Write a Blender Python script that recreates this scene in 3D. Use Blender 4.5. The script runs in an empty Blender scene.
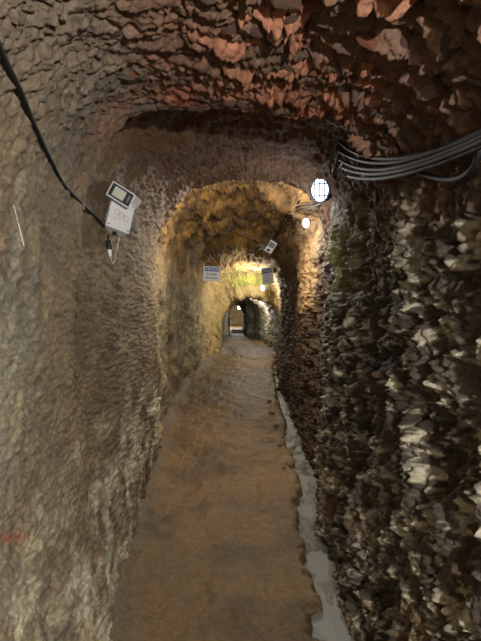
import bpy, bmesh, math, random
import numpy as np
from mathutils import Vector, Matrix
from mathutils.bvhtree import BVHTree

random.seed(7)
C = bpy.context.scene.collection
scn = bpy.context.scene
EYE = Vector((0.0, 0.0, 1.5)); F = 481.0; PITCH = math.radians(1.25)

# ---------------------------------------------------------------- camera, world, light, exposure
cd = bpy.data.cameras.new('camera'); cam = bpy.data.objects.new('camera', cd); C.objects.link(cam)
cd.sensor_fit = 'VERTICAL'; cd.sensor_height = 32.0; cd.lens = 32.0 * F / 641.0
cd.clip_start = 0.02; cd.clip_end = 200
cam.location = EYE; cam.rotation_euler = (math.radians(90) - PITCH, 0, 0)
scn.camera = cam
w = bpy.data.worlds.new('world'); scn.world = w; w.use_nodes = True
w.node_tree.nodes['Background'].inputs[0].default_value = (0.10, 0.10, 0.11, 1)
w.node_tree.nodes['Background'].inputs[1].default_value = 0.0
scn.view_settings.view_transform = 'Standard'; scn.view_settings.look = 'None'
scn.view_settings.exposure = 0.25; scn.view_settings.gamma = 1; scn.view_settings.use_curve_mapping = False

def light(name, loc, watts, color=(1, .95, .88), radius=.03, kind='POINT', aim=None, angle=150, blend=.6):
    l = bpy.data.lights.new(name, kind); l.energy = watts; l.color = color
    l.shadow_soft_size = radius
    o = bpy.data.objects.new(name, l); C.objects.link(o); o.location = loc
    if kind == 'SPOT':
        l.spot_size = math.radians(angle); l.spot_blend = blend
        o.rotation_euler = Vector(aim).to_track_quat('-Z', 'Y').to_euler()
    return o
# the lamps of the mine: one on the right behind the camera, others in view, plus two added fill lights
light('tunnel_lamp_light', (0.47, -0.42, 1.74), 172, (1, .97, .89), .02)
light('entrance_fill_light', (-0.1, -2.2, 1.6), 52, (1, .98, .92), .22)  # added soft fill from behind the camera, not a lamp of the mine
light('caged_lamp_light', (0.40, 3.62, 2.15), 5, (.93, .96, 1), .04)
light('second_lamp_light', (0.55, 5.05, 2.22), 14, (1, .94, .80), .04)
light('chamber_fill_light', (0.10, 4.75, 2.70), 74, (1, .95, .86), .06)  # added unseen light, tucked behind the roof edge to brighten chamber and signs
light('arch_lamp_light', (0.40, 10.60, 2.06), 42, (1, .97, .84), .04)
light('inner_lamp_light', (0.46, 14.4, 1.66), 26, (1, .98, .93), .04)
light('far_lamp_light', (-.14, 22.4, 1.5), 50, (1, .95, .85), .05)

# ---------------------------------------------------------------- numpy noise
rng = np.random.RandomState(3)
PERM = rng.permutation(4096).astype(np.int64)
RV = rng.rand(4096)
def hsh(i, j, k, s=0):
    return PERM[(PERM[(PERM[(i + s * 131) & 4095] + j) & 4095] + k) & 4095]
def vnoise(x, y, z, s=0):
    xi = np.floor(x).astype(np.int64); yi = np.floor(y).astype(np.int64); zi = np.floor(z).astype(np.int64)
    fx = x - xi; fy = y - yi; fz = z - zi
    fx = fx * fx * (3 - 2 * fx); fy = fy * fy * (3 - 2 * fy); fz = fz * fz * (3 - 2 * fz)
    r = 0
    for a in (0, 1):
        wa = fx if a else 1 - fx
        for b in (0, 1):
            wb = fy if b else 1 - fy
            for c in (0, 1):
                r = r + wa * wb * (fz if c else 1 - fz) * RV[hsh(xi + a, yi + b, zi + c, s)]
    return r * 2 - 1
def fbm(x, y, z, n=4, s=0, g=.5):
    r = 0; a = 1; t = 0
    for o in range(n):
        r = r + a * vnoise(x, y, z, s + o * 7); t += a; a *= g
        x = x * 2.03; y = y * 2.03; z = z * 2.03
    return r / t
def cells(u, v, s=0):
    """2-D cellular facets: id-random, offset from the nearest seed, edge distance"""
    ui = np.floor(u).astype(np.int64); vi = np.floor(v).astype(np.int64)
    f1 = np.full(u.shape, 9.); f2 = np.full(u.shape, 9.)
    du = np.zeros(u.shape); dv = np.zeros(u.shape); idd = np.zeros(u.shape, np.int64)
    for a in (-1, 0, 1):
        for b in (-1, 0, 1):
            h = hsh(ui + a, vi + b, 17, s)
            ox = (ui + a + .1 + .8 * RV[h]) - u; oy = (vi + b + .1 + .8 * RV[(h * 7 + 11) & 4095]) - v
            d = ox * ox + oy * oy
            m = d < f1
            f2 = np.where(m, f1, np.minimum(f2, d))
            f1 = np.where(m, d, f1); du = np.where(m, -ox, du); dv = np.where(m, -oy, dv); idd = np.where(m, h, idd)
    r1 = RV[(idd * 3 + 5) & 4095]; r2 = RV[(idd * 5 + 9) & 4095]; r3 = RV[(idd * 11 + 2) & 4095]
    return r1, r2, r3, du, dv, np.sqrt(f2) - np.sqrt(f1)
def sst(a, b, x):
    t = np.clip((x - a) / (b - a), 0, 1); return t * t * (3 - 2 * t)
def gau(x, c, w_): return np.exp(-((x - c) / w_) ** 2)

# ---------------------------------------------------------------- the tunnel's plan: Y, floor z, roof z, left x, right x, left base, right base
T = np.array([
 (-3.0, 0, 2.28, -.80, .70, .15, .06, .60), (0.0, 0, 2.26, -.74, .66, .15, .06, .60), (1.0, 0, 2.28, -.68, .64, .14, .07, .60),
 (1.6, 0, 2.34, -.70, .64, .14, .04, .60), (1.90, 0, 2.375, -.72, .645, .16, .04, .62), (2.17, 0, 2.395, -.74, .65, .18, .04, .62), (2.20, 0, 2.86, -.76, .66, .18, .08, .62),
 (2.5, 0, 2.70, -.76, .66, .14, .08, .62), (3.0, 0, 2.56, -.74, .68, .05, .08, .62), (4.12, .0, 2.58, -.70, .74, -.08, .08, .62),
 (4.22, .0, 2.98, -.78, .82, -.0, .10, .60), (5.0, .02, 3.0, -.88, .84, .0, .10, .58), (5.5, .04, 3.0, -.96, .76, .04, .05, .58),
 (6.2, .08, 3.08, -1.0, .76, .04, .02, .58),
 (6.7, .10, 3.15, -1.02, .86, .02, .12, .58), (8.0, .20, 2.98, -1.03, .82, .04, .14, .58), (10.0, .32, 2.62, -.84, .86, .06, .10, .58),
 (11.5, .42, 2.40, -.66, .95, .04, .04, .55), (11.75, .43, 1.86, -.47, 1.02, .0, .0, .45), (12.2, .44, 1.85, -.47, 1.02, .0, .0, .45),
 (12.4, .45, 1.98, -.50, 1.0, .0, .0, .45), (15.0, .52, 1.92, -.42, .75, .0, .0, .5), (17.0, .56, 1.90, -.40, .50, .0, .0, .5),
 (17.3, .57, 1.88, -.42, .24, .0, .0, .5), (20.0, .62, 1.86, -.50, .14, .0, .0, .5), (24.0, .72, 1.86, -.52, .18, .0, .0, .5),
 (30.0, .85, 2.0, -.60, .30, .0, .0, .5)])
TY = T[:, 0]
def tab(k, y): return np.interp(y, TY, T[:, k])

# stations along Y, thick where the photo looks closely
ya = np.linspace(-3.0, 30.0, 12000)
dens = np.where(ya < .7, 14, 0) + np.where(ya >= .7, 250 / np.maximum(ya, 1.0) ** 1.55, 0) + 5 + 90 * gau(ya, 2.2, .12) + 70 * gau(ya, 4.18, .10) + 55 * gau(ya, 11.3, .7) + 20 * gau(ya, 17.2, .3)
cu = np.cumsum(dens); cu = (cu - cu[0]) / (cu[-1] - cu[0])
NV = 880; NU = 1080
YS = np.interp(np.linspace(0, 1, NV), cu, ya)
NW = 330                                                  # ring samples on each wall, the rest on the roof
def ring():
    a = np.linspace(0, 1, NW, endpoint=False); b = np.linspace(0, 1, NU - 2 * NW)
    return a, b
wa, wb = ring()
Yg = np.repeat(YS[None, :], NU, 0)
ui = np.arange(NU)
isL = ui < NW; isR = ui >= NU - NW; isT = ~(isL | isR)
frac = np.zeros(NU); frac[isL] = wa; frac[isT] = wb; frac[isR] = wa[::-1] + (1.0 / NW) * 0
uu = ui[:, None] / (NU - 1.0)
# waver the plan so that lips and arches are irregular
side = np.repeat(np.linspace(-1, 1, NU)[:, None], NV, 1)
wv = fbm(side * 4.0, Yg * .6, 0 * Yg, 4, 5) * np.clip(.09 + .02 * Yg, .08, .3)
wv2 = fbm(side * 14.0, Yg * .3, 0 * Yg + 3, 3, 9) * .06
Yw = Yg + wv + wv2 
zf = tab(1, Yg); zr = tab(2, Yw); xl = tab(3, Yw); xr = tab(4, Yw); bl = tab(5, Yg); br = tab(6, Yg); sf = tab(7, Yg)
zs = zf + sf * (zr - zf)
X = np.zeros_like(Yg); Z = np.zeros_like(Yg)
fr = np.repeat(frac[:, None], NV, 1)
z0 = zf - .14
mL = np.repeat(isL[:, None], NV, 1); mR = np.repeat(isR[:, None], NV, 1); mT = np.repeat(isT[:, None], NV, 1)
zw = z0 + fr * (zs - z0)
base = (1 - sst(0, .55, fr))
X = np.where(mL, xl + bl * base, X); X = np.where(mR, xr - br * base, X); Z = np.where(mL | mR, zw, Z)
xc = (xl + xr) / 2; hw = (xr - xl) / 2
ph = math.pi * (1 - fr)
n = np.interp(Yg, [0, 4.2, 6, 11, 12], [3.3, 3.3, 2.9, 2.5, 2.2])
cs = np.cos(ph); sn = np.sin(ph)
den = (np.abs(cs) ** n + np.abs(sn) ** n) ** (1 / n)
X = np.where(mT, xc + hw * cs / den, X); Z = np.where(mT, zs + (zr - zs) * np.abs(sn) / den, Z)
P = np.stack([X, Yg, Z], -1)
# inward normals
du_ = np.gradient(P, axis=0); dv_ = np.gradient(P, axis=1)
N = np.cross(dv_, du_); N /= np.linalg.norm(N, axis=-1, keepdims=True) + 1e-9
cen = np.stack([xc, Yg, (zf + zr) / 2], -1)
sg = np.sign(np.sum(N[:, :, [0, 2]] * (cen - P)[:, :, [0, 2]], -1)); sg[sg == 0] = 1
N *= sg[..., None]
# smooth transition weights between left / roof / right
sU = np.where(mL, fr - 1, np.where(mR, 2 - fr, fr))       # -1..0 left wall, 0..1 roof, 1..2 right wall
S = np.cumsum(np.linalg.norm(du_, axis=-1), 0)            # arc length round the ring
wL = 1 - sst(.10, .30, sU); wR = sst(.78, .95, sU); wT = 1 - wL - wR
near = 1 - sst(2.12, 2.26, Yw)                             # the flaky near roof
x_, y_, z_ = X, Yg, Z
low = fbm(x_ * 1.6, y_ * 1.6, z_ * 1.6, 3, 1)
mid = fbm(x_ * 6, y_ * 6, z_ * 6, 4, 21)
fin = fbm(x_ * 40, y_ * 40, z_ * 40, 4, 31, .6)
qx = fbm(x_ * 5, y_ * 5, z_ * 5, 3, 41); qy = fbm(x_ * 5, y_ * 5, z_ * 5, 3, 51)
# roof flakes
A = S / .125 + qx * 1.3 + .5 * mid; B = (y_ + .35 * np.abs(x_ - .0)) / .046 + qy * 1.2
r1, r2, r3, a1, b1, e1 = cells(A, B, 1)
A2 = S / .062 + qx * 2.4; B2 = (y_ + .3 * x_) / .022 + qy * 2.8
s1, s2, s3, c1, d1, e2 = cells(A2, B2, 2)
flake = (.046 * (r1 - .5) + .050 * b1 * (.3 + r2) + .024 * a1 * (r3 - .5) - .030 * (1 - sst(0, .22, e1))) \
      + (.012 * (s1 - .5) + .015 * d1 + .006 * c1 * (s3 - .5) - .005 * (1 - sst(0, .2, e2)))
gap = sst(.25, .6, fbm(x_ * 5.5, y_ * 11, z_ * 4, 3, 61))     # deep pockets where slabs have dropped out
rough_side = .24 + .80 * sst(-.35, .25, x_)
flake = flake * rough_side - .10 * gap * near * sst(-.25, .25, x_) * (1 - sst(1.78, 1.92, Yw)) + .012 * fin + .012 * fbm(x_ * 16, y_ * 30, z_ * 16, 3, 63)
flake = flake * (1 - .6 * gau(Yw, 2.13, .07))
# right wall crags
wx = x_ + .05 * qx; wy_ = .62 * y_ + .05 * qy - .22 * z_; wz = z_ * .85 + .15 * y_ + .05 * fbm(x_ * 9, y_ * 9, z_ * 9, 2, 55)
def ridged(f, s_, n_=2): return 1 - np.abs(fbm(wx * f, wy_ * f * 1.25, wz * f, n_, s_)) * 3.0
R1 = (S - .2 * y_) / .060 + qx * 1.8; R2 = (y_ + .35 * S) / .075 + qy * 1.8
t1, t2, t3, g1, h1, e3 = cells(R1, R2, 3)
k1 = ridged(26, 74); j1 = ridged(12, 73)
rid = fbm(x_ * 3.2, y_ * 4.2, z_ * 2.2, 3, 71)
crag = .045 * rid - .055 * sst(.0, .5, fbm(wx * 4.5, wy_ * 6, wz * 5, 3, 78)) + .030 * j1 + .020 * k1 + .010 * ridged(55, 75) + .016 * (t1 - .5) + .008 * h1 * (t2 - .2) + .014 * fin
k1 = k1 * .5 + .3
# left wall: pick strokes running down to the right
a_ = (z_ + y_ * .8); b_ = (y_ - z_ * .8)
stro = fbm(a_ * 5, b_ * 34, x_ * 6, 4, 81, .55); stro2 = fbm(y_ * 15, z_ * 55, x_ * 15, 4, 91, .7)
lump = fbm(x_ * 9, y_ * 9, z_ * 5, 3, 95)
lowz = 1 - sst(.55, 1.25, z_)
left = .026 * mid * .8 + .010 * stro + .016 * stro2 + .016 * lump * (.6 + lowz) + .012 * np.abs(fbm(x_ * 30, y_ * 30, z_ * 30, 3, 97)) * lowz
gen = .050 * mid + .012 * fin
farw = sst(4.05, 4.35, Yw)
D = .05 * low * (1 + farw) * (1 - .5 * wR) + .0075 * fin
D = D + wL * (left * (1 - farw * .6) + farw * (.035 * lump + .05 * mid)) + wR * crag * (1 - .25 * farw)
D = D + wT * (near * flake + (1 - near) * (.040 * mid + .012 * stro * (1 - farw) + .010 * fin + .15 * flake + farw * (.08 * mid + .045 * lump + .10 * low + .03 * fin)))
# dark overhang and vertical ribs where the second bay meets the chamber
D = D - .15 * gau(y_ + .1 * qy, 2.72, .20) * wR * sst(1.45, 1.75, z_) + .05 * gau(y_, 3.35, .2) * wR
D = D * (1 - .45 * gau(Yw, 11.1, .8) * wT)
D = D * np.clip(1.15 - .25 * gau(Yg, 12, 1), .5, 2) * np.where(Yg > 12.4, .8, 1)
P = P + N * D[..., None]

# ---------------------------------------------------------------- colour of the rock itself (albedo)
def lin(c):
    c = np.array(c, float) / 255.
    return np.where(c <= .04045, c / 12.92, ((c + .055) / 1.055) ** 2.4)
def mix(a, b, t): return a * (1 - t[..., None]) + b * t[..., None]
def col(c): return np.ones(Yg.shape + (3,)) * lin(c)
n1 = fbm(x_ * 2.2, y_ * 2.2, z_ * 2.2, 4, 101); n2 = fbm(x_ * 7, y_ * 7, z_ * 7, 4, 111); n3 = fbm(x_ * 50, y_ * (50 - 26 * (1 - sst(1.5, 3, y_))), z_ * 60, 3, 121, .7)
n4 = fbm(x_ * 3, y_ * 16, z_ * 2.2, 4, 131)
cL = mix(col((134, 112, 86)), col((112, 88, 70)), sst(-.2, .4, n1))
cL = mix(cL, col((148, 126, 92)), sst(.15, .6, n4 * sst(1.3, 1.9, z_) + n2 * .6) * .7)
n5 = fbm(x_ * 20, y_ * 12, z_ * 19, 4, 141, .68)
cL = mix(cL, col((144, 140, 128)), (1 - sst(1.5, 2.1, y_)) * sst(-.3, .3, n4 * sst(1.2, 1.8, z_) + .5 * n1) * .75)
cL = mix(cL, col((142, 124, 84)), gau(y_, 1.55, .25) * sst(.0, .5, n2) * .5)
pale = (1 - sst(.45, 1.05, z_ + .22 * n1 - .10 * (y_ - 2.5))) * (1 - sst(6, 9, y_))
cL = mix(cL, col((196, 187, 164)), pale * sst(-.35, .30, n2 + .8 * n5) * .95)
cL = mix(cL, col((92, 78, 64)), sst(.05, .4, n5) * .45)
cL = mix(cL, col((150, 116, 66)), pale * sst(.25, .5, n1 + .3 * n2) * .6)
cL = mix(cL, col((178, 150, 104)), gau(y_ + .1 * n2, 4.45, .42) * .75 * sst(.5, 1.5, z_))
cT = mix(col((108, 76, 62)), col((84, 66, 58)), sst(-.2, .5, n1))
cT = mix(cT, col((166, 100, 74)), sst(.66, .80, r2) * sst(-.3, .3, x_ + .25) * (1 - sst(.35, .6, x_)) * .85)
cT = mix(cT, col((140, 92, 66)), sst(.5, .9, s1) * .4)
cT = mix(cT, col((172, 88, 54)), gau(Yw, 2.03, .15) * (1 - sst(.25, .5, x_)) * sst(-.2, .3, n2 + n1) * .8)
cT = mix(cT, col((118, 108, 98)), (1 - sst(-.45, -.2, x_)) * .6)
c2 = mix(col((108, 74, 48)), col((86, 58, 40)), sst(-.2, .4, n2)); c2 = mix(c2, col((132, 72, 44)), sst(.1, .5, n4) * .5)
cT = mix(c2, cT, near)
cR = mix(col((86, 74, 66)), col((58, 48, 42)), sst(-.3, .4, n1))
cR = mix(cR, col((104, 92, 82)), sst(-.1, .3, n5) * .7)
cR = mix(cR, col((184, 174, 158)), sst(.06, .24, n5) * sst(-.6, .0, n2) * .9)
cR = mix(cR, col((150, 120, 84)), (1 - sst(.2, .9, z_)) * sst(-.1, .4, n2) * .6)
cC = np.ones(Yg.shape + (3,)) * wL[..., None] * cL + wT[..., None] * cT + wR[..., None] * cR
oc = mix(col((176, 130, 66)), col((102, 76, 48)), sst(-.25, .35, n2 + .5 * n1)); oc = mix(oc, col((216, 164, 72)), sst(.15, .5, fbm(x_ * 3.2, y_ * 3.2, z_ * 3.2, 3, 151)) * .8)
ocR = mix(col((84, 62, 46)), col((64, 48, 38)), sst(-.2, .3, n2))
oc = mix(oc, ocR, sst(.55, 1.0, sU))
oc = mix(oc, mix(col((140, 124, 98)), col((178, 158, 118)), sst(-.2, .4, n2)), (1 - sst(-.05, .22, sU)))
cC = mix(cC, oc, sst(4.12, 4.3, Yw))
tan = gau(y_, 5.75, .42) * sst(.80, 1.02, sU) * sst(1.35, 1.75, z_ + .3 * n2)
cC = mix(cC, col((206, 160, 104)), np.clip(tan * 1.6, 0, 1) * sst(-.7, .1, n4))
cC = mix(cC, col((150, 142, 84)), gau(y_, 3.30, .26) * wR * sst(1.45, 1.75, z_) * .6)
cC = mix(cC, col((150, 160, 76)), .75 * gau(y_, 3.25, .11) * wR * sst(1.6, 1.8, z_) * (1 - sst(2.3, 2.45, z_)) * sst(-.5, .1, n2) * .9)
yl = gau(Yw, 11.5, .9)
cC = mix(cC, mix(col((206, 178, 118)), col((168, 140, 90)), sst(-.2, .3, n2)), yl * (1 - sst(.9, 1.2, sU)) * .9)
cC = mix(cC, mix(col((200, 204, 70)), col((156, 164, 60)), sst(-.2, .3, n2)), .8 * gau(z_ + .12 * n2 + .05 * n1, 2.20, .11) * sst(10.6, 11.1, y_) * (1 - sst(12, 12.2, y_)) * sst(-.45, -.10, x_) * (1 - sst(.6, .8, x_)))
inn = sst(12.1, 12.5, Yw)
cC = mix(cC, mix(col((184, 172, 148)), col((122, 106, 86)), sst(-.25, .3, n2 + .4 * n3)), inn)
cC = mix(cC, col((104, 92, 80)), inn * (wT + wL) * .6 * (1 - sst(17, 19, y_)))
red = gau(y_, 1.42, .13) * gau(z_ + .012 * n3, 1.5 - .478 * y_, .014) * wL * sst(-.6, -.1, n2 + .3 * n3)
cC = mix(cC, col((184, 88, 62)), np.clip(red * 1.3, 0, 1) * .7)
cC *= np.clip(1 + .30 * n3 + .25 * n2, .35, 1.8)[..., None]
grey = cC.mean(-1, keepdims=True); cC = grey + (cC - grey) * .80
cC = np.clip(cC * np.array((1.0, 1.02, .92)) * 1.06, 0, 1)

# ---------------------------------------------------------------- helpers for materials and objects
def rock_material(name, rough=.85, bump=.35, spec=.35, wet=0.0, scale=60):
    m = bpy.data.materials.new(name); m.use_nodes = True; nt = m.node_tree; nd = nt.nodes; lk = nt.links
    b = nd['Principled BSDF']
    at = nd.new('ShaderNodeAttribute'); at.attribute_name = 'rock_colour'
    tc = nd.new('ShaderNodeTexCoord')
    no = nd.new('ShaderNodeTexNoise'); no.inputs['Scale'].default_value = scale; no.inputs['Detail'].default_value = 9; no.inputs['Roughness'].default_value = .78
    lk.new(tc.outputs['Object'], no.inputs['Vector'])
    rp = nd.new('ShaderNodeMapRange'); rp.inputs['From Min'].default_value = .3; rp.inputs['From Max'].default_value = .7
    rp.inputs['To Min'].default_value = .45; rp.inputs['To Max'].default_value = 1.55
    lk.new(no.outputs['Fac'], rp.inputs['Value'])
    mx = nd.new('ShaderNodeVectorMath'); mx.operation = 'MULTIPLY'
    lk.new(at.outputs['Color'], mx.inputs[0]); lk.new(rp.outputs['Result'], mx.inputs[1])
    lk.new(mx.outputs['Vector'], b.inputs['Base Color'])
    n2_ = nd.new('ShaderNodeTexNoise'); n2_.inputs['Scale'].default_value = 14; n2_.inputs['Detail'].default_value = 5
    lk.new(tc.outputs['Object'], n2_.inputs['Vector'])
    r2_ = nd.new('ShaderNodeMapRange'); r2_.inputs['To Min'].default_value = rough - .25 - wet; r2_.inputs['To Max'].default_value = rough + .12
    lk.new(n2_.outputs['Fac'], r2_.inputs['Value']); lk.new(r2_.outputs['Result'], b.inputs['Roughness'])
    b.inputs['Specular IOR Level'].default_value = spec
    bp = nd.new('ShaderNodeBump'); bp.inputs['Strength'].default_value = bump * 1.6; bp.inputs['Distance'].default_value = .02
    lk.new(no.outputs['Fac'], bp.inputs['Height']); lk.new(bp.outputs['Normal'], b.inputs['Normal'])
    return m
def mat(name, c, rough=.5, metal=0, spec=.5, var=.12, scale=25, emit=None, estr=0, bump=.0, alpha=None, trans=0):
    m = bpy.data.materials.new(name); m.use_nodes = True; nt = m.node_tree; nd = nt.nodes; lk = nt.links
    b = nd['Principled BSDF']; l = lin(c)
    tc = nd.new('ShaderNodeTexCoord'); no = nd.new('ShaderNodeTexNoise'); no.inputs['Scale'].default_value = scale; no.inputs['Detail'].default_value = 5
    lk.new(tc.outputs['Object'], no.inputs['Vector'])
    rp = nd.new('ShaderNodeValToRGB'); e = rp.color_ramp.elements
    e[0].position = .3; e[1].position = .7
    e[0].color = (*np.clip(l * (1 - var), 0, 1), 1); e[1].color = (*np.clip(l * (1 + var), 0, 1), 1)
    lk.new(no.outputs['Fac'], rp.inputs['Fac']); lk.new(rp.outputs['Color'], b.inputs['Base Color'])
    b.inputs['Roughness'].default_value = rough; b.inputs['Metallic'].default_value = metal; b.inputs['Specular IOR Level'].default_value = spec
    if emit is not None:
        b.inputs['Emission Color'].default_value = (*lin(emit), 1); b.inputs['Emission Strength'].default_value = estr
    if bump:
        bp = nd.new('ShaderNodeBump'); bp.inputs['Strength'].default_value = bump; bp.inputs['Distance'].default_value = .01
        lk.new(no.outputs['Fac'], bp.inputs['Height']); lk.new(bp.outputs['Normal'], b.inputs['Normal'])
    if trans: b.inputs['Transmission Weight'].default_value = trans; b.inputs['IOR'].default_value = 1.33
    return m
def grid_object(name, G, colr, material):
    nu, nv = G.shape[:2]
    me = bpy.data.meshes.new(name)
    me.vertices.add(nu * nv); me.vertices.foreach_set('co', G.astype(np.float32).ravel())
    idx = np.arange(nu * nv).reshape(nu, nv)
    q = np.stack([idx[:-1, :-1], idx[:-1, 1:], idx[1:, 1:], idx[1:, :-1]], -1).reshape(-1, 4)
    nf = len(q)
    me.loops.add(nf * 4); me.loops.foreach_set('vertex_index', q.astype(np.int32).ravel())
    me.polygons.add(nf); me.polygons.foreach_set('loop_start', (np.arange(nf) * 4).astype(np.int32))
    me.polygons.foreach_set('loop_total', np.full(nf, 4, np.int32))
    me.update(calc_edges=True)
    if colr is not None:
        a = me.color_attributes.new('rock_colour', 'FLOAT_COLOR', 'POINT')
        cc = np.ones((nu * nv, 4), np.float32); cc[:, :3] = colr.reshape(-1, 3); a.data.foreach_set('color', cc.ravel())
    me.materials.append(material)
    o = bpy.data.objects.new(name, me); C.objects.link(o); return o
def structure(o): o['kind'] = 'structure'; return o

m_left = rock_material('left_rock', .85, .35, .3); m_right = rock_material('right_rock', .82, .5, .4, .1); m_top = rock_material('roof_rock', .86, .45, .35, .0, 55)
i0 = NW + int((NU - 2 * NW) * .20); i1 = NW + int((NU - 2 * NW) * .80)
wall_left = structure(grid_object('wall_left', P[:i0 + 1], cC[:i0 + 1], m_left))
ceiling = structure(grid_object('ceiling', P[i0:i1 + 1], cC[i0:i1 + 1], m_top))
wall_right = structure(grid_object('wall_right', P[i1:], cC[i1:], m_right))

# end walls: the rock face where the far passage turns, and the one behind the photographer
def end_wall(name, y, ox, w_, h_, zc):
    a = np.linspace(-w_, w_, 60)[:, None] * np.ones((1, 60)); b = np.linspace(-h_, h_, 60)[None, :] * np.ones((60, 1))
    yy = y + .08 * fbm(a * 3, b * 3, a * 0 + y, 4, 11)
    c_ = np.ones((60, 60, 3)) * lin((150, 130, 100)) * (1 + .3 * fbm(a * 8, b * 8, a * 0, 3, 12))[..., None]
    return structure(grid_object(name, np.stack([a + ox, yy, b + zc], -1), c_, m_left))
end_wall('wall_far', 24.6, -.15, .9, .9, 1.3); end_wall('wall_back', -2.85, 0, 1.1, 1.5, 1.1)

# ---------------------------------------------------------------- floor and gutter
def wall_x_low(side_left):
    k = int(NW * .10)
    return np.interp(fy, YS, P[k, :, 0] if side_left else P[NU - 1 - k, :, 0])
fy = np.interp(np.linspace(0, 1, 760), cu, ya)
nX = 240
xlw = np.interp(fy, TY, T[:, 3] + T[:, 5]) - .30; xrw = np.interp(fy, TY, T[:, 4] - T[:, 6])
gw = np.interp(fy, [-3, 1, 2.2, 3.2, 4.2, 5.5, 7.5, 8.5, 12, 14], [.235, .235, .235, .18, .20, .22, .14, .09, .08, .05])
jag = .060 * fbm(fy * 3.5, fy * 0, fy * 0, 4, 201) + .034 * fbm(fy * 16, fy * 0, fy * 0, 3, 202)
xg = xrw - gw + jag                                      # crumbling edge of the mud path
tt = np.linspace(0, 1, nX)[:, None]
FX = xlw[None, :] + (xg - xlw)[None, :] * tt
FY = np.repeat(fy[None, :], nX, 0); FZ = np.repeat(np.interp(fy, TY, T[:, 1])[None, :], nX, 0)
dx_edge = xg[None, :] - FX; dx_left = FX - (xlw[None, :] + .30)
fz = .030 * fbm(FX * 2.2, FY * 1.6, FX * 0, 3, 211) + .020 * fbm(FX * 9, FY * 6, FX * 0, 4, 212) + .0035 * fbm(FX * 45, FY * 40, FX * 0, 3, 213, .7)
fz += .09 * np.clip(1 - dx_left / .22, 0, 1) ** 2
foot = sst(.25, .6, fbm(FX * 5, FY * 4, FX * 0, 2, 215)) * .014
fz -= foot
lipr = np.exp(-dx_edge / .05); fz += .016 * lipr * fbm(FX * 20, FY * 24, FX * 0, 3, 214) - .02 * np.exp(-dx_edge / .02)
FZ = FZ + fz
# drop the last rows down the side of the gutter
drop = 10
DX = np.concatenate([xg[None, :] + .006 * fbm(fy * 30, fy * 0 + k * .8, fy * 0, 3, 220)[None, :] + .004 * k for k in range(1, drop)], 0)
DY = np.repeat(fy[None, :], drop - 1, 0)
DZ = np.concatenate([FZ[-1:, :] - .016 * k for k in range(1, drop)], 0)
FXa = np.concatenate([FX, DX]); FYa = np.concatenate([FY, DY]); FZa = np.concatenate([FZ, DZ])
f1 = fbm(FXa * 3, FYa * 3, FXa * 0, 4, 231); f2_ = fbm(FXa * 30, FYa * 18, FXa * 0, 3, 232)
cF = np.ones(FXa.shape + (3,)) * lin((120, 96, 64))
def mx2(a, c, t): return a * (1 - t[..., None]) + lin(c) * t[..., None]
cF = mx2(cF, (98, 80, 56), sst(-.1, .3, f1)); cF = mx2(cF, (136, 106, 66), sst(.1, .5, fbm(FXa * 1.5, FYa * 1.2, FXa * 0 + 4, 3, 233)) * .6)
cF = mx2(cF, (110, 98, 80), np.clip(1 - (FXa - (xlw + .30)[None, :]) / .12, 0, 1) * .8)
cF = mx2(cF, (92, 80, 66), sst(.2, .6, f2_) * .35)
cF = mx2(cF, (134, 112, 80), sst(8.5, 12.5, FYa) * .5)
m_floor = rock_material('mud_floor', .68, .3, .4, .12, 45)
floor = structure(grid_object('floor', np.stack([FXa, FYa, FZa], -1), np.clip(cF * (1 + .2 * f2_)[..., None], 0, 1), m_floor))
# gutter bed of pale grey silt
nb = 46
tb = np.linspace(0, 1, nb)[:, None]
x0 = xg - .04; x1 = xrw + .16
BX = x0[None, :] + (x1 - x0)[None, :] * tb; BY = np.repeat(fy[None, :], nb, 0)
wtr = tb * np.ones_like(BX)
BZ = np.interp(fy, TY, T[:, 1])[None, :] - .075 + .05 * np.clip((wtr - .55) / .45, 0, 1) ** 2 + .045 * fbm(BX * 6, BY * 4, BX * 0, 4, 241) + .008 * fbm(BX * 25, BY * 18, BX * 0, 3, 242)
g_ = fbm(BX * 8, BY * 3, BX * 0, 4, 243)
cB = np.ones(BX.shape + (3,)) * lin((122, 118, 106)); cB = mx2(cB, (72, 70, 62), sst(-.1, .4, g_)); cB = mx2(cB, (130, 126, 116), sst(.15, .5, fbm(BX * 5, BY * 5, BX * 0, 3, 244)))
m_silt = rock_material('gutter_silt', .5, .35, .5, .2, 40)
structure(grid_object('trim_1', np.stack([BX, BY, BZ], -1), np.clip(cB, 0, 1), m_silt))
# the shallow water standing and running in it
k0 = np.searchsorted(fy, -2.5); k1_ = np.searchsorted(fy, 12.0)
wy = fy[k0:k1_]; tw = np.linspace(0, 1, 16)[:, None]
wx0 = xg[k0:k1_] + .005; wx1 = xrw[k0:k1_] + .10
WX = wx0[None, :] + (wx1 - wx0)[None, :] * tw; WY = np.repeat(wy[None, :], 16, 0)
WZ = np.interp(wy, TY, T[:, 1])[None, :] - .080 + .003 * fbm(WX * 18, WY * 9, WX * 0, 3, 251)
mw = bpy.data.materials.new('gutter_water'); mw.use_nodes = True
bw = mw.node_tree.nodes['Principled BSDF']; bw.inputs['Base Color'].default_value = (.25, .247, .225, 1)
bw.inputs['Roughness'].default_value = .42; bw.inputs['Specular IOR Level'].default_value = .35; bw.inputs['Transmission Weight'].default_value = 0; bw.inputs['IOR'].default_value = 1.33
nn = mw.node_tree.nodes.new('ShaderNodeTexNoise'); nn.inputs['Scale'].default_value = 22
bb = mw.node_tree.nodes.new('ShaderNodeBump'); bb.inputs['Strength'].default_value = .25; bb.inputs['Distance'].default_value = .01
mw.node_tree.links.new(nn.outputs['Fac'], bb.inputs['Height']); mw.node_tree.links.new(bb.outputs['Normal'], bw.inputs['Normal'])
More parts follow.
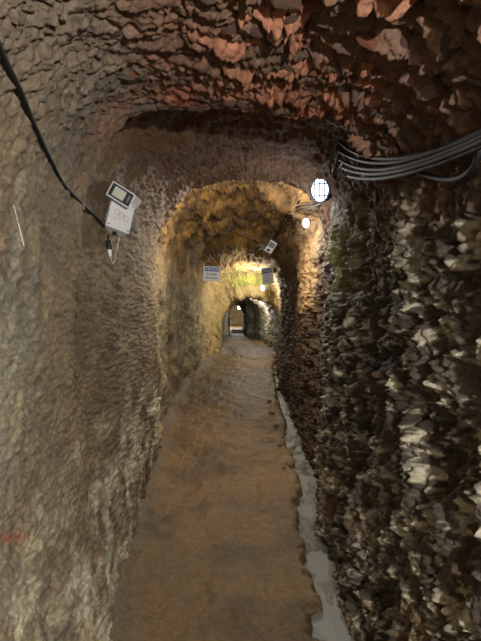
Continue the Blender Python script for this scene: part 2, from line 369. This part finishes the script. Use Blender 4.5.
wo = grid_object('gutter_water', np.stack([WX, WY, WZ], -1), None, mw)
wo['kind'] = 'stuff'; wo['label'] = 'shallow grey water running in the gutter at the foot of the right wall'; wo['category'] = 'water'
for p in wo.data.polygons: p.use_smooth = True

# ---------------------------------------------------------------- rays to find where the rock is
def bvh_of(o):
    me = o.data
    return BVHTree.FromPolygons([v.co for v in me.vertices], [tuple(p.vertices) for p in me.polygons])
def pick_bvh():
    st = 2
    vs = []; fs = []
    G = P[::st, ::st]; nu, nv = G.shape[:2]
    vs = [tuple(v) for v in G.reshape(-1, 3).tolist()]
    idx = np.arange(nu * nv).reshape(nu, nv)
    fs = np.stack([idx[:-1, :-1], idx[:-1, 1:], idx[1:, 1:], idx[1:, :-1]], -1).reshape(-1, 4).tolist()
    return BVHTree.FromPolygons(vs, fs)
BV = pick_bvh()
Rm = cam.rotation_euler.to_matrix()
def ray(px, py): return (Rm @ Vector(((px - 240.5) / F, -(py - 320.5) / F, -1))).normalized()
def hit(px, py, off=.0):
    d = ray(px, py); loc, nn_, i_, ds = BV.ray_cast(EYE, d)
    return loc - d * off
def at(px, py, Y):
    d = ray(px, py); return EYE + d * (Y / d.y)

def mesh_obj(name, bm, material, parent=None, smooth=False):
    me = bpy.data.meshes.new(name); bm.to_mesh(me); bm.free(); me.materials.append(material)
    if smooth:
        for p in me.polygons: p.use_smooth = True
    o = bpy.data.objects.new(name, me); C.objects.link(o)
    if parent: o.parent = parent
    return o
def thing(name, label, cat, loc, rot=None, group=None):
    o = bpy.data.objects.new(name, None); C.objects.link(o); o.location = loc; o.empty_display_size = .05
    if rot is not None: o.rotation_euler = rot
    o['label'] = label; o['category'] = cat
    if group: o['group'] = group
    return o
def tag(o, label, cat, group=None):
    o['label'] = label; o['category'] = cat
    if group: o['group'] = group
    return o
def box_bm(sx, sy, sz, c=(0, 0, 0), bev=.0, bm=None, seg=2, rot=None):
    b = bmesh.new(); bmesh.ops.create_cube(b, size=1, matrix=Matrix.Diagonal((sx, sy, sz, 1)))
    if bev: bmesh.ops.bevel(b, geom=b.edges[:], offset=bev, segments=seg, affect='EDGES', profile=.5)
    M = Matrix.Translation(c) @ (rot.to_4x4() if rot is not None else Matrix())
    b.transform(M)
    if bm is None: return b
    t = bpy.data.meshes.new('t'); b.to_mesh(t); b.free(); bm.from_mesh(t); bpy.data.meshes.remove(t); return bm
def tube_bm(pts, r, sides=8, bm=None):
    """swept tube through points (Catmull-Rom smoothed)"""
    bm = bm or bmesh.new()
    p = [Vector(q) for q in pts]; out = []
    if len(p) > 2:
        e = [p[0] * 2 - p[1]] + p + [p[-1] * 2 - p[-2]]
        for i in range(1, len(e) - 2):
            for k in range(6):
                t = k / 6.; a, b, c, d = e[i - 1], e[i], e[i + 1], e[i + 2]
                out.append(.5 * ((2 * b) + (c - a) * t + (2 * a - 5 * b + 4 * c - d) * t * t + (3 * b - a - 3 * c + d) * t ** 3))
        out.append(p[-1])
    else: out = p
    rings = []; up = Vector((.13, .2, .97))
    for i, q in enumerate(out):
        t = (out[min(i + 1, len(out) - 1)] - out[max(i - 1, 0)]).normalized()
        a = t.cross(up); a = a.normalized() if a.length > .05 else t.cross(Vector((1, 0, 0))).normalized()
        b = t.cross(a)
        rings.append([bm.verts.new(q + (a * math.cos(2 * math.pi * k / sides) + b * math.sin(2 * math.pi * k / sides)) * r) for k in range(sides)])
    for i in range(len(rings) - 1):
        for k in range(sides):
            bm.faces.new((rings[i][k], rings[i][(k + 1) % sides], rings[i + 1][(k + 1) % sides], rings[i + 1][k]))
    bm.faces.new(rings[0][::-1]); bm.faces.new(rings[-1]); return bm
def cyl_bm(r, h, c=(0, 0, 0), axis='Z', r2=None, seg=20, bm=None):
    b = bmesh.new(); bmesh.ops.create_cone(b, cap_ends=True, segments=seg, radius1=r, radius2=r if r2 is None else r2, depth=h)
    R = {'Z': Matrix(), 'Y': Matrix.Rotation(math.pi / 2, 4, 'X'), 'X': Matrix.Rotation(math.pi / 2, 4, 'Y')}[axis]
    b.transform(Matrix.Translation(c) @ R)
    if bm is None: return b
    t = bpy.data.meshes.new('t'); b.to_mesh(t); b.free(); bm.from_mesh(t); bpy.data.meshes.remove(t); return bm
def text_obj(name, s, size, material, parent, loc, rot=(math.pi / 2, 0, 0), ext=.0006, sx=1):
    cu_ = bpy.data.curves.new('t', 'FONT'); cu_.body = s; cu_.size = size; cu_.extrude = ext; cu_.align_x = 'CENTER'; cu_.align_y = 'CENTER'; cu_.offset = size * .012
    to = bpy.data.objects.new('t', cu_); C.objects.link(to)
    dg = bpy.context.evaluated_depsgraph_get(); me = bpy.data.meshes.new_from_object(to.evaluated_get(dg))
    bpy.data.objects.remove(to); bpy.data.curves.remove(cu_)
    me.name = name; me.materials.clear(); me.materials.append(material)
    o = bpy.data.objects.new(name, me); C.objects.link(o); o.parent = parent; o.location = loc; o.rotation_euler = rot; o.scale = (sx, 1, 1); return o

M_white = mat('white_plastic', (236, 237, 242), .4, var=.05); M_grey = mat('grey_plastic', (120, 124, 124), .45)
M_dark = mat('dark_bezel', (52, 56, 56), .4); M_lens = mat('lamp_panel_off', (206, 212, 196), .25, var=.04)
M_black = mat('black_cable', (9, 9, 10), .7, var=.3, spec=.25); M_red = mat('red_print', (196, 96, 84), .7)
M_blackp = mat('black_plug', (26, 28, 32), .35); M_cord = mat('white_cord', (222, 214, 196), .5)
M_pink = mat('adapter_plastic', (206, 196, 196), .45, var=.05); M_brown = mat('brown_tape', (112, 78, 62), .6)
M_blue = mat('sign_blue', (32, 66, 150), .5, var=.06); M_sign = mat('sign_white', (234, 238, 246), .5, var=.05); M_ink = mat('sign_ink', (40, 44, 58), .6)
M_wire = mat('steel_wire', (150, 150, 148), .35, metal=.8); M_wood = mat('post_paint', (206, 206, 200), .6)
M_glow = mat('lamp_glass_lit', (240, 245, 255), .3, emit=(225, 236, 255), estr=2.6); M_glow2 = mat('lamp_glass_warm', (255, 250, 240), .3, emit=(255, 246, 226), estr=9)
M_tie = mat('cable_tie', (196, 198, 200), .3); M_stone = mat('dark_stone', (84, 68, 54), .8, var=.4, scale=40, bump=.5)

def frame_of(normal, roll=0.0):
    """rotation whose -Y looks along `normal` with Z up, rolled about it"""
    y = -Vector(normal).normalized(); z = Vector((0, 0, 1)); x = y.cross(z).normalized(); z = x.cross(y)
    M = Matrix((x, y, z)).transposed()
    return (M @ Matrix.Rotation(roll, 3, 'Y')).to_euler()

# ---------------------------------------------------------------- rock flakes of the near roof, lumps of the right wall (parts of the setting)
def slab_mesh(name, material, rx, ry, th, seed, cc):
    r = random.Random(seed); nseg = r.choice((6, 7, 8)); bm = bmesh.new(); lv = []
    for lay, (sc, zz) in enumerate(((1.05, -.9), (1.0, -.1), (.80, .75), (.45, 1.0))):
        ringv = []
        for k in range(nseg):
            a = 2 * math.pi * (k + r.uniform(-.15, .15)) / nseg; rad = r.uniform(.78, 1.15) if lay == 0 else None
            if lay == 0: ringv.append((a, rad))
            else: a, rad = lv[0][1][k]; rad *= r.uniform(.92, 1.06)
            if lay: ringv.append((a, rad))
        if lay == 0: lv.append((None, ringv))
        lv.append(([bm.verts.new((math.cos(a) * rad * rx * sc, math.sin(a) * rad * ry * sc, th * (zz + r.uniform(-.12, .12) + (.25 * math.cos(a) if lay > 1 else 0)))) for a, rad in ringv], None))
    rings = [x[0] for x in lv[1:]]
    for i in range(3):
        for k in range(nseg): bm.faces.new((rings[i][k], rings[i][(k + 1) % nseg], rings[i + 1][(k + 1) % nseg], rings[i + 1][k]))
    bm.faces.new(rings[3])
    me = bpy.data.meshes.new(name); bm.to_mesh(me); bm.free(); me.materials.append(material)
    a = me.color_attributes.new('rock_colour', 'FLOAT_COLOR', 'POINT')
    c4 = np.ones((len(me.vertices), 4), np.float32); c4[:, :3] = lin(cc); a.data.foreach_set('color', c4.ravel())
    return me
def scatter(nm, parent, material, count, usel, vsel, cols, sizes, stretch, seed, minpx=9):
    r = random.Random(seed); variants = []
    for k in range(14):
        s = r.uniform(.85, 1.15); variants.append(slab_mesh(nm, material, s, s * stretch, r.uniform(.20, .34), seed + k, cols[k % len(cols)]))
    placed = []; tries = 0
    while len(placed) < count and tries < count * 30:
        tries += 1
        u = r.randint(*usel); v = r.randint(*vsel); p = P[u, v]; q = Vector(p)
        s = r.uniform(*sizes)
        if any((q - a).length < (s + b) * .62 for a, b in placed): continue
        placed.append((q, s)); nn_ = Vector(N[u, v]); nn_ = (nn_ + Vector((r.uniform(-.35, .35), r.uniform(-.45, .05), r.uniform(-.3, .3)))).normalized()
        o = bpy.data.objects.new(nm, variants[r.randrange(14)]); C.objects.link(o); o.parent = parent
        t = Vector(P[min(u + 3, NU - 1), v]) - Vector(P[max(u - 3, 0), v]); t = (t - nn_ * t.dot(nn_)).normalized()
        if nm == 'rock_lump': t = (t + Vector((0, r.uniform(-.5, .1), 0)));  t = (t - nn_ * t.dot(nn_)).normalized()
        b = nn_.cross(t); M = Matrix((t, b, nn_)).transposed() @ Matrix.Rotation(r.uniform(-.35, .35), 3, 'Z')
        M4 = M.to_4x4(); M4.translation = q - nn_ * s * .12; o.matrix_local = M4 @ Matrix.Diagonal((s, s, s, 1))
def vrange(a, b): return (int(np.searchsorted(YS, a)), int(np.searchsorted(YS, b)))
m_flake = rock_material('flake_rock', .7, .6, .4, .1, 30)
RT = NU - 2 * NW
scatter('rock_flake', ceiling, m_flake, 170, (NW + int(RT * .34), NW + int(RT * .79)), vrange(.95, 2.12),
        ((112, 82, 68), (98, 74, 62), (150, 94, 72), (104, 80, 68), (128, 88, 70), (90, 72, 64), (116, 90, 76)), (.018, .044), .5, 300)
scatter('rock_lump', wall_right, m_flake, 130, (i1 + 5, NU - 60), vrange(.95, 3.2),
        ((112, 100, 90), (96, 84, 76), (150, 138, 122), (84, 72, 64), (124, 108, 92)), (.010, .026), .6, 400)

# ---------------------------------------------------------------- left wall: cable, junction box, floodlight, adapter, plug
def wall_cable(name, label, pts, r, off, group=None, parent=None, material=None, sides=8):
    P3 = [hit(x, y, off) for x, y in pts]
    if pts[0][0] < -20: P3 = [Vector((-.68, -2.8, 2.0)), Vector((-.64, -1.2, 2.02)), Vector((-.60, 0, P3[0].z + .02))] + P3
    o = mesh_obj(name, tube_bm(P3, r, sides), material or M_black, parent, True)
    if not parent: tag(o, label, 'cable', group)
    return o
c1_ = wall_cable('power_cable', 'thick black cable running down the left wall to the white junction box',
    [(-40, -20), (-14, 20), (0, 48), (10, 70), (22, 95), (33, 122), (42, 142), (52, 162), (63, 183), (78, 199), (92, 213), (104, 226)], .0075, .03)
wall_cable('branch_cable', 'thin black cable from beneath the junction box, right along left wall to tan rib',
    [(122, 234), (131, 231), (142, 225), (152, 221), (160, 229), (165, 236), (170, 241), (177, 243)], .0045, .03)
wall_cable('branch_cable', 'short thin black wire on the tan rib, below the branch cable end', [(158, 241), (165, 243), (172, 244), (176, 245)], .004, .025)
wall_cable('branch_cable', 'short dark wire lying on left wall between tan rib and yellow chamber', [(178, 262), (184, 265), (190, 268)], .006, .03)
wall_cable('thin_wire', 'thin pale wire hanging on the left wall near its left frame edge', [(14, 206), (18, 222), (22, 238), (24, 246)], .0014, .012, material=M_cord, sides=6)

cb = hit(121, 217); Yb = cb.y
pxm = Yb / F                                         # metres per pixel there
def wobj(px, py, off): return hit(px, py, off)
jb_loc = hit(117, 217, .10)
rotJ = (Vector((.62, -.78, .06)).normalized())
jr = frame_of(rotJ, math.radians(15))
k = pxm
t = thing('junction_box', 'white plastic junction box with faint red print, on left wall', 'electrical box', jb_loc, jr)
W, H_, D_ = 23 * k, 29 * k, 15 * k
mesh_obj('box_body', box_bm(W, D_, H_, bev=.006), M_white, t)
lid = mesh_obj('lid', box_bm(W * 1.01, .012, H_ * 1.01, (0, -D_ / 2 - .004, 0), bev=.004), M_white, t)
for sx in (-1, 1):
    for sz in (-1, 1): mesh_obj('screw', cyl_bm(.005, .004, (sx * W * .42, -D_ / 2 - .011, sz * H_ * .42), 'Y', seg=10), M_grey, lid)
for a, (zx, s) in enumerate(((.10, 'o'), (0, 'o'))): pass
rb = bmesh.new()
for i in range(3):                                  # illegible red stamp: rings and strokes
    cx_ = (-.20 + .22 * i) * W
    tube_bm([(cx_ + .013 * math.cos(q * math.pi / 4), -D_ / 2 - .0108, (.04 - .05 * i) * H_ + .018 * math.sin(q * math.pi / 4)) for q in range(9)], .0014, 4, rb)
tube_bm([(-W * .30, -D_ / 2 - .0108, -.16 * H_), (W * .05, -D_ / 2 - .0108, -.18 * H_)], .0012, 4, rb)
mesh_obj('red_stamp', rb, M_red, t)
mesh_obj('cable_gland', cyl_bm(.012, .022, (W * .05, 0, -H_ / 2 - .008), 'Z', seg=14), M_blackp, t)

fl = hit(119.5, 196, .13)
t = thing('floodlight', 'small dark-framed floodlight, switched off, leaning on top of white junction box', 'lamp', fl, frame_of((.50, -.86, .05), math.radians(27)))
W, H_, D_ = 22 * k, 14 * k, 6 * k
mesh_obj('housing', box_bm(W, D_, H_, bev=.006), M_grey, t)
mesh_obj('bezel', box_bm(W * .98, .010, H_ * .98, (0, -D_ / 2 - .003, 0), bev=.003), M_dark, t)
rim = bmesh.new()
for sx, sz, px_, pz_ in ((W * 1.02, .006, 0, H_ * .49), (W * 1.02, .006, 0, -H_ * .49), (.006, H_, W * .5, 0), (.006, H_, -W * .5, 0)):
    box_bm(sx, .014, sz, (px_, -D_ / 2 - .006, pz_), .001, rim, 1)
mesh_obj('rim', rim, M_white, t)
mesh_obj('lens', box_bm(W * .52, .006, H_ * .66, (-W * .08, -D_ / 2 - .010, 0), bev=.002), M_lens, t)
mesh_obj('sensor', box_bm(W * .10, .008, H_ * .5, (W * .34, -D_ / 2 - .010, 0), bev=.002), M_grey, t)
mesh_obj('bracket', tube_bm([(-W * .5, 0, 0), (-W * .55, D_ * .9, 0), (0, D_ * 1.1, 0), (W * .55, D_ * .9, 0), (W * .5, 0, 0)], .004, 6), M_grey, t)

ad = hit(133, 203, .09)
t = thing('adapter_box', 'small pinkish-white adapter box wedged behind floodlight and junction box', 'electrical box', ad, frame_of((.60, -.78, .1), math.radians(38)))
mesh_obj('case', box_bm(11 * k, 9 * k, 14 * k, bev=.006), M_pink, t)
for i in range(3): mesh_obj('rib', box_bm(11.4 * k, .004, .004, (0, -4.6 * k, (-3 + 3 * i) * k), bev=.001, seg=1), M_pink, t)
mesh_obj('tape', box_bm(2.2 * k, 9.4 * k, 14.2 * k, (-4.2 * k, 0, 0), bev=.002), M_brown, t)

pl = hit(109, 245, .05)
t = thing('power_plug', 'black plug with white tip dangling under the white junction box', 'plug', pl, (0, math.radians(-6), 0))
mesh_obj('grip', cyl_bm(3.0 * k, 9 * k, (0, 0, 0), 'Z', 2.4 * k, 14), M_blackp, t)
mesh_obj('collar', cyl_bm(3.3 * k, 1.4 * k, (0, 0, -2.5 * k), 'Z', seg=14), M_blackp, t)
mesh_obj('tip', cyl_bm(1.3 * k, 6.5 * k, (0, 0, -7.5 * k), 'Z', 1.9 * k, 12), M_white, t)
mesh_obj('lead', tube_bm([(0, 0, 4.5 * k), (-.2 * k, 0, 7 * k), (1.2 * k, 0, 10 * k)], .004, 6), M_black, t)
o = mesh_obj('white_cord', tube_bm([hit(110, 255, .05), hit(111.5, 261, .05), hit(113, 263, .05), hit(115, 259, .05), hit(116.5, 250, .05), hit(118.5, 241, .06), hit(119.5, 234, .07)], .0030, 6), M_cord, None, True)
tag(o, 'thin white cord looping from plug tip up to junction box', 'cord')

# ---------------------------------------------------------------- right wall: cable bundle and lamps
bund = [[(560, 96), (520, 112), (481, 132), (455, 144), (430, 155), (400, 164), (372, 167), (350, 160), (337, 150)],
        [(560, 102), (520, 118), (481, 137), (455, 149), (430, 159), (402, 168), (376, 173), (352, 170), (340, 160)],
        [(560, 108), (520, 123), (481, 141), (458, 152), (434, 161), (405, 171), (380, 176), (358, 176), (343, 168)],
        [(560, 99), (520, 115), (481, 134.5), (456, 146), (428, 154), (398, 161), (368, 161), (348, 153), (338, 141)],
        [(560, 112), (520, 128), (484, 145), (460, 155), (436, 166), (408, 174), (384, 180), (362, 181), (348, 176)]]
names5 = ['black cable of the right wall bundle, second from its top', 'black cable in the middle of the right wall bundle', 'black cable of the right wall bundle, second from its bottom',
          'black cable topmost in the bundle along the right wall', 'black cable lowest in the bundle along the right wall']
def sm_path(pts, off, n_=3):
    q = [hit(x, y, off) for x, y in pts]
    if pts[0][0] > 481:                              # the run goes on behind the photographer
        z_1 = q[0].z
        q = [Vector((.50, -2.8, z_1 + .06)), Vector((.51, -1.4, z_1 + .02)), Vector((.52, -.2, z_1 + .04)), Vector((.52, .45, z_1 + .01))] + q
    for _ in range(n_):
        q = [q[0]] + [(q[i - 1] + q[i] * 2 + q[i + 1]) / 4 for i in range(1, len(q) - 1)] + [q[-1]]
    return q
for i, b_ in enumerate(bund):
    o = mesh_obj('bundle_cable', tube_bm(sm_path(b_, .15 + .012 * (i % 3), 2), .0078, 8), M_black, None, True)
    tag(o, names5[i], 'cable', 'cables bundled along the right wall')
o = mesh_obj('slack_cable', tube_bm(sm_path([(500, 118), (485, 128), (481, 140), (479, 158), (474, 170), (462, 179), (446, 181), (428, 176), (410, 168)], .11, 1), .0085, 8), M_black, None, True)
tag(o, 'black cable sagging in a loop under the right wall bundle at the frame edge', 'cable')
# tangle near the lamp, with loose drops and bright ties
for i, pth in enumerate(([(337, 142), (333, 152), (330, 163), (331, 174)], [(340, 147), (346, 158), (352, 166), (362, 172)], [(338, 150), (341, 162), (343, 172), (347, 178)], [(336, 140), (337, 148), (334, 158), (337, 168)])):
    o = mesh_obj('loose_wire', tube_bm(sm_path(pth, .13, 0), .0045, 6), M_black, None, True)
    tag(o, ['loose black wire hanging straight down from the left end of bundle', 'loose black wire curling rightward below left end of bundle', 'loose black wire falling beside the silvery ties', 'short loose black wire end nearest the caged lamp'][i], 'wire', 'loose wires at the bundle end')
for i_t, (x, y, x2, y2) in enumerate(((337, 157, 332, 172), (335, 160, 338, 153), (345, 170, 350, 178), (350, 178, 360, 180), (340, 168, 344, 160))):
    a = hit(x, y, .15); b = hit(x2, y2, .15)
    o = mesh_obj('cable_tie', tube_bm([a, (a + b) / 2 + Vector((0, -.008, .004)), b], .0022, 5), M_tie, None, True)
    tag(o, ['silvery tie hanging lowest on the left of the bundle end', 'silvery tie topmost at the bundle end', 'silvery tie slanting down right of the bundle end', 'silvery tie farthest right at the bundle end', 'silvery tie in the middle of the bundle end'][i_t], 'cable tie', 'silvery cable ties')
tube_specs = [([(330, 196), (318, 206), (306, 206), (297, 203), (288, 210), (281, 222), (277, 234)], .010, 'thick black cable drooping left behind the caged lamp'),
              ([(328, 199), (316, 210), (304, 210), (296, 207), (290, 214), (284, 224), (276, 238)], .009, 'black cable drooping just under the thickest one beside caged lamp'),
              ([(300, 200), (294, 209), (286, 215), (279, 226), (273, 241)], .007, 'thin black cable leading down to the tilted white unit')]
for pth, r_, lb in tube_specs:
    o = mesh_obj('drooping_cable', tube_bm(sm_path(pth, .17, 2), r_, 8), M_black, None, True); tag(o, lb, 'cable')

def LS(p, px): return p.y / F * px / .21
def caged_lamp(name, label, loc, aim, s, glow, group=None, detail=True):
    t = thing(name, label, 'lamp', loc, frame_of(aim), group)
    mesh_obj('base', cyl_bm(.085 * s, .035 * s, (0, .045 * s, 0), 'Y', seg=24), M_dark, t)
    bm = bmesh.new(); bmesh.ops.create_uvsphere(bm, u_segments=24, v_segments=14, radius=1)
    bm.transform(Matrix.Diagonal((.072 * s, .055 * s, .098 * s, 1))); mesh_obj('glass_dome', bm, glow, t, True)
    if detail:
        def wire(pts): mesh_obj('cage_wire', tube_bm(pts, 0.0045 * s, 5), M_dark, t)
        for a in (-.55, 0, .55):
            wire([(math.sin(a) * .080 * s + 0, .03 * s - .095 * s * math.cos(q) * .95, math.sin(q) * .105 * s) for q in np.linspace(-1.5, 1.5, 9)])
        for zz in (-.05, .05):
            rr = math.sqrt(1 - (zz / .105) ** 2)
            wire([(math.sin(q) * .084 * s * rr, .03 * s - .095 * s * math.cos(q) * rr, zz * s) for q in np.linspace(-1.5, 1.5, 9)])
        ringp = [(math.cos(q) * .084 * s, .035 * s, math.sin(q) * .105 * s) for q in np.linspace(0, 2 * math.pi, 17)]
        mesh_obj('cage_ring', tube_bm(ringp, .005 * s, 6), M_dark, t)
    mesh_obj('mounting_arm', tube_bm([(0, .05 * s, 0), (.05 * s, .12 * s, .02), (.12 * s, .22 * s, .03)], .010 * s, 6), M_dark, t)
    return t
caged_lamp('caged_lamp', 'lit caged bulkhead lamp at the cable bundle, largest bright lamp', hit(320, 190, .26), (-.25, -1, -.2), LS(hit(320, 190, .26), 24), M_glow)
caged_lamp('wall_lamp', 'small lit lamp just below the caged lamp, above the tan rock', hit(306, 223, .25), (-.5, -1, -.2), LS(hit(306, 223, .25), 10), M_glow, detail=False)
caged_lamp('arch_lamp', 'small lit lamp at the right shoulder of the mossy arch', at(262.5, 288, 10.95), (-.5, -1, .2), .62, M_glow2, detail=False)
caged_lamp('inner_lamp', 'lit lamp under the roof just inside the arch', at(260.5, 303.5, 14.9), (-.3, -1, -.2), 1.0, M_glow2, detail=False)
caged_lamp('far_lamp', 'farthest lit lamp, deep in the passage beyond the arch', at(239, 307.5, 21.8), (0, -1, -.1), .95, M_glow2, detail=False)

# tilted switched-off unit hanging above the right sign
t = thing('hanging_floodlight', 'small tilted white floodlight hanging above the right-hand sign', 'lamp', at(271, 247, 7.9), frame_of((-.3, -1, .05), math.radians(-32 + 64)))
W, H_ = .125, .20
mesh_obj('housing', box_bm(W, .05, H_, bev=.008), M_white, t)
mesh_obj('bezel', box_bm(W * .8, .012, H_ * .42, (0, -.026, .03), bev=.003), M_grey, t)
mesh_obj('sensor', box_bm(W * .42, .02, H_ * .2, (0, -.03, -.065), bev=.004), M_dark, t)
mesh_obj('bracket', tube_bm([(-W * .52, 0, .02), (-W * .5, .05, .09), (0, .06, .13), (W * .5, .05, .09), (W * .52, 0, .02)], .005, 6), M_grey, t)
a = at(271, 247, 7.9); mesh = mesh_obj('hanging_wire', tube_bm([a + Vector((.02, .06, .10)), a + Vector((.10, .05, .25)), hit(279, 228, .02)], .005, 6), M_black, None, True)
tag(mesh, 'black wire from which the tilted white floodlight hangs', 'wire')

# ---------------------------------------------------------------- the signs
def sign(name, label, loc, rot, W, H_, lines, hang):
    t = thing(name, label, 'sign', loc, rot)
    mesh_obj('board', box_bm(W, .008, H_, bev=.002, seg=1), M_sign, t)
    mesh_obj('header', box_bm(W * .86, .003, H_ * .27, (0, -.005, H_ * .30), bev=.0008, seg=1), M_blue, t)
    text_obj('header_lettering', lines[0], H_ * .235, M_sign, t, (0, -.0072, H_ * .30), sx=lines[1])
    for s_, z_0, sz, sx in lines[2]: text_obj('lettering', s_, H_ * sz, M_ink, t, (0, -.0048, H_ * z_0), sx=sx)
    for pts in hang: mesh_obj('hanger', tube_bm(pts, .003, 5), M_wire, t)
    return t
ls = at(211.6, 273.8, 8.6)
W, H_ = .305, .265
sign('warning_sign', 'white warning sign with blue header hanging left of the mossy arch', ls, (0, math.radians(3), math.radians(4)), W, H_,
     ('ATENÇÃO', 1.0, (('Cuidado', -.02, .20, 1.0), ('teto baixo', -.27, .20, .95))),
     [[(-W * .4, 0, H_ * .5), (-W * .42, .03, H_ * .5 + .32)], [(W * .4, 0, H_ * .5), (W * .42, .03, H_ * .5 + .40)]])
rs = at(267.6, 275.8, 9.6)
W, H_ = .26, .33
sgr = sign('notice_sign', 'white notice sign with blue header on thin post right of the mossy arch', rs, (0, math.radians(-6), math.radians(-32)), W, H_,
     ('ATENÇÃO', .75, ()), [])
for q in range(5): mesh_obj('print_line', box_bm(W * .66, .002, H_ * .022, (0, -.005, H_ * (.08 - .115 * q)), bev=.0005, seg=1), M_blue if q < 2 else M_ink, sgr)
mesh_obj('post', cyl_bm(.010, .30, (0, .012, -H_ / 2 - .08), 'Z', seg=10), M_wood, sgr)
mesh_obj('bracket', tube_bm([(0, .02, -H_ * .4), (.15, .06, -H_ * .42), (.34, .10, -H_ * .36)], .008, 6), M_wire, sgr)

# low step and pale sill deep in the far passage
def rock_blob(name, loc, sx, sy, sz, seed, material, rot=0):
    r = random.Random(seed); bm = bmesh.new(); bmesh.ops.create_icosphere(bm, subdivisions=2, radius=1)
    pls = [(Vector((r.uniform(-1, 1), r.uniform(-1, 1), r.uniform(-1, 1))).normalized(), r.uniform(.55, .85)) for _ in range(9)]
    for v in bm.verts:
        for n_, d_ in pls:
            dd = v.co.dot(n_)
            if dd > d_: v.co -= n_ * (dd - d_)
        v.co = Vector((v.co.x * sx, v.co.y * sy, v.co.z * sz))
    o = mesh_obj(name, bm, material); o.location = loc; o.rotation_euler = (0, 0, rot); return o
M_pale = mat('pale_step_stone', (190, 180, 160), .8, bump=.4)
o = mesh_obj('stone_step', box_bm(.5, .35, .12, bev=.02), M_pale); o.location = (-.12, 19.2, .66); tag(o, 'low pale step across the floor of the far passage', 'step')

# stones and clods along the crumbling gutter edge
def floor_z(x, y): return float(np.interp(y, TY, T[:, 1]))
def on_floor(px, py):
    d = ray(px, py); tq = -EYE.z / d.z; p = EYE + d * tq
    return p
st = [(309, 614, .040, .020, 'dark wedge-shaped stone on the gutter edge near the bottom of the frame'), (303, 572, .020, .012, None), (298, 545, .018, .010, None), (291, 500, .022, .012, None),
      (284, 470, .026, .014, None), (280, 446, .028, .016, None), (276, 424, .045, .03, None), (272, 412, .05, .03, None), (270, 398, .05, .035, None), (152, 470, .03, .018, None), (160, 452, .03, .02, None)]
for i, (px_, py_, s_, h_, lb) in enumerate(st):
    p = on_floor(px_, py_)
    zt = floor_z(p.x, p.y)
    if zt > 0: p = EYE + ray(px_, py_) * ((zt - EYE.z) / ray(px_, py_).z)
    # sit on the mud: sample the floor grid
    j = int(np.argmin(np.abs(fy - p.y))); ii = int(np.argmin(np.abs(FX[:, j] - p.x))); z = FZ[ii, j]
    o = rock_blob('stone', (FX[ii, j], fy[j], z + h_ * .35), s_, s_ * .8, h_, 500 + i, M_stone, i * 1.3)
    if lb: tag(o, lb, 'stone')
    elif i < 9: tag(o, 'small brown stone on the crumbling gutter edge, ' + ['', 'nearest after the dark wedge stone', 'second past the dark wedge stone', 'third past the dark wedge stone', 'fourth past the dark wedge stone', 'fifth past the dark wedge stone', 'third from the far end', 'second from the far end... '.strip('. '), 'farthest of the row'][i], 'stone', 'stones along the gutter edge')
    else: tag(o, ['small brown stone at the foot of left wall, the nearer of two', 'small brown stone at the foot of left wall, the farther of two'][i - 9], 'stone', 'stones at the foot of the left wall')
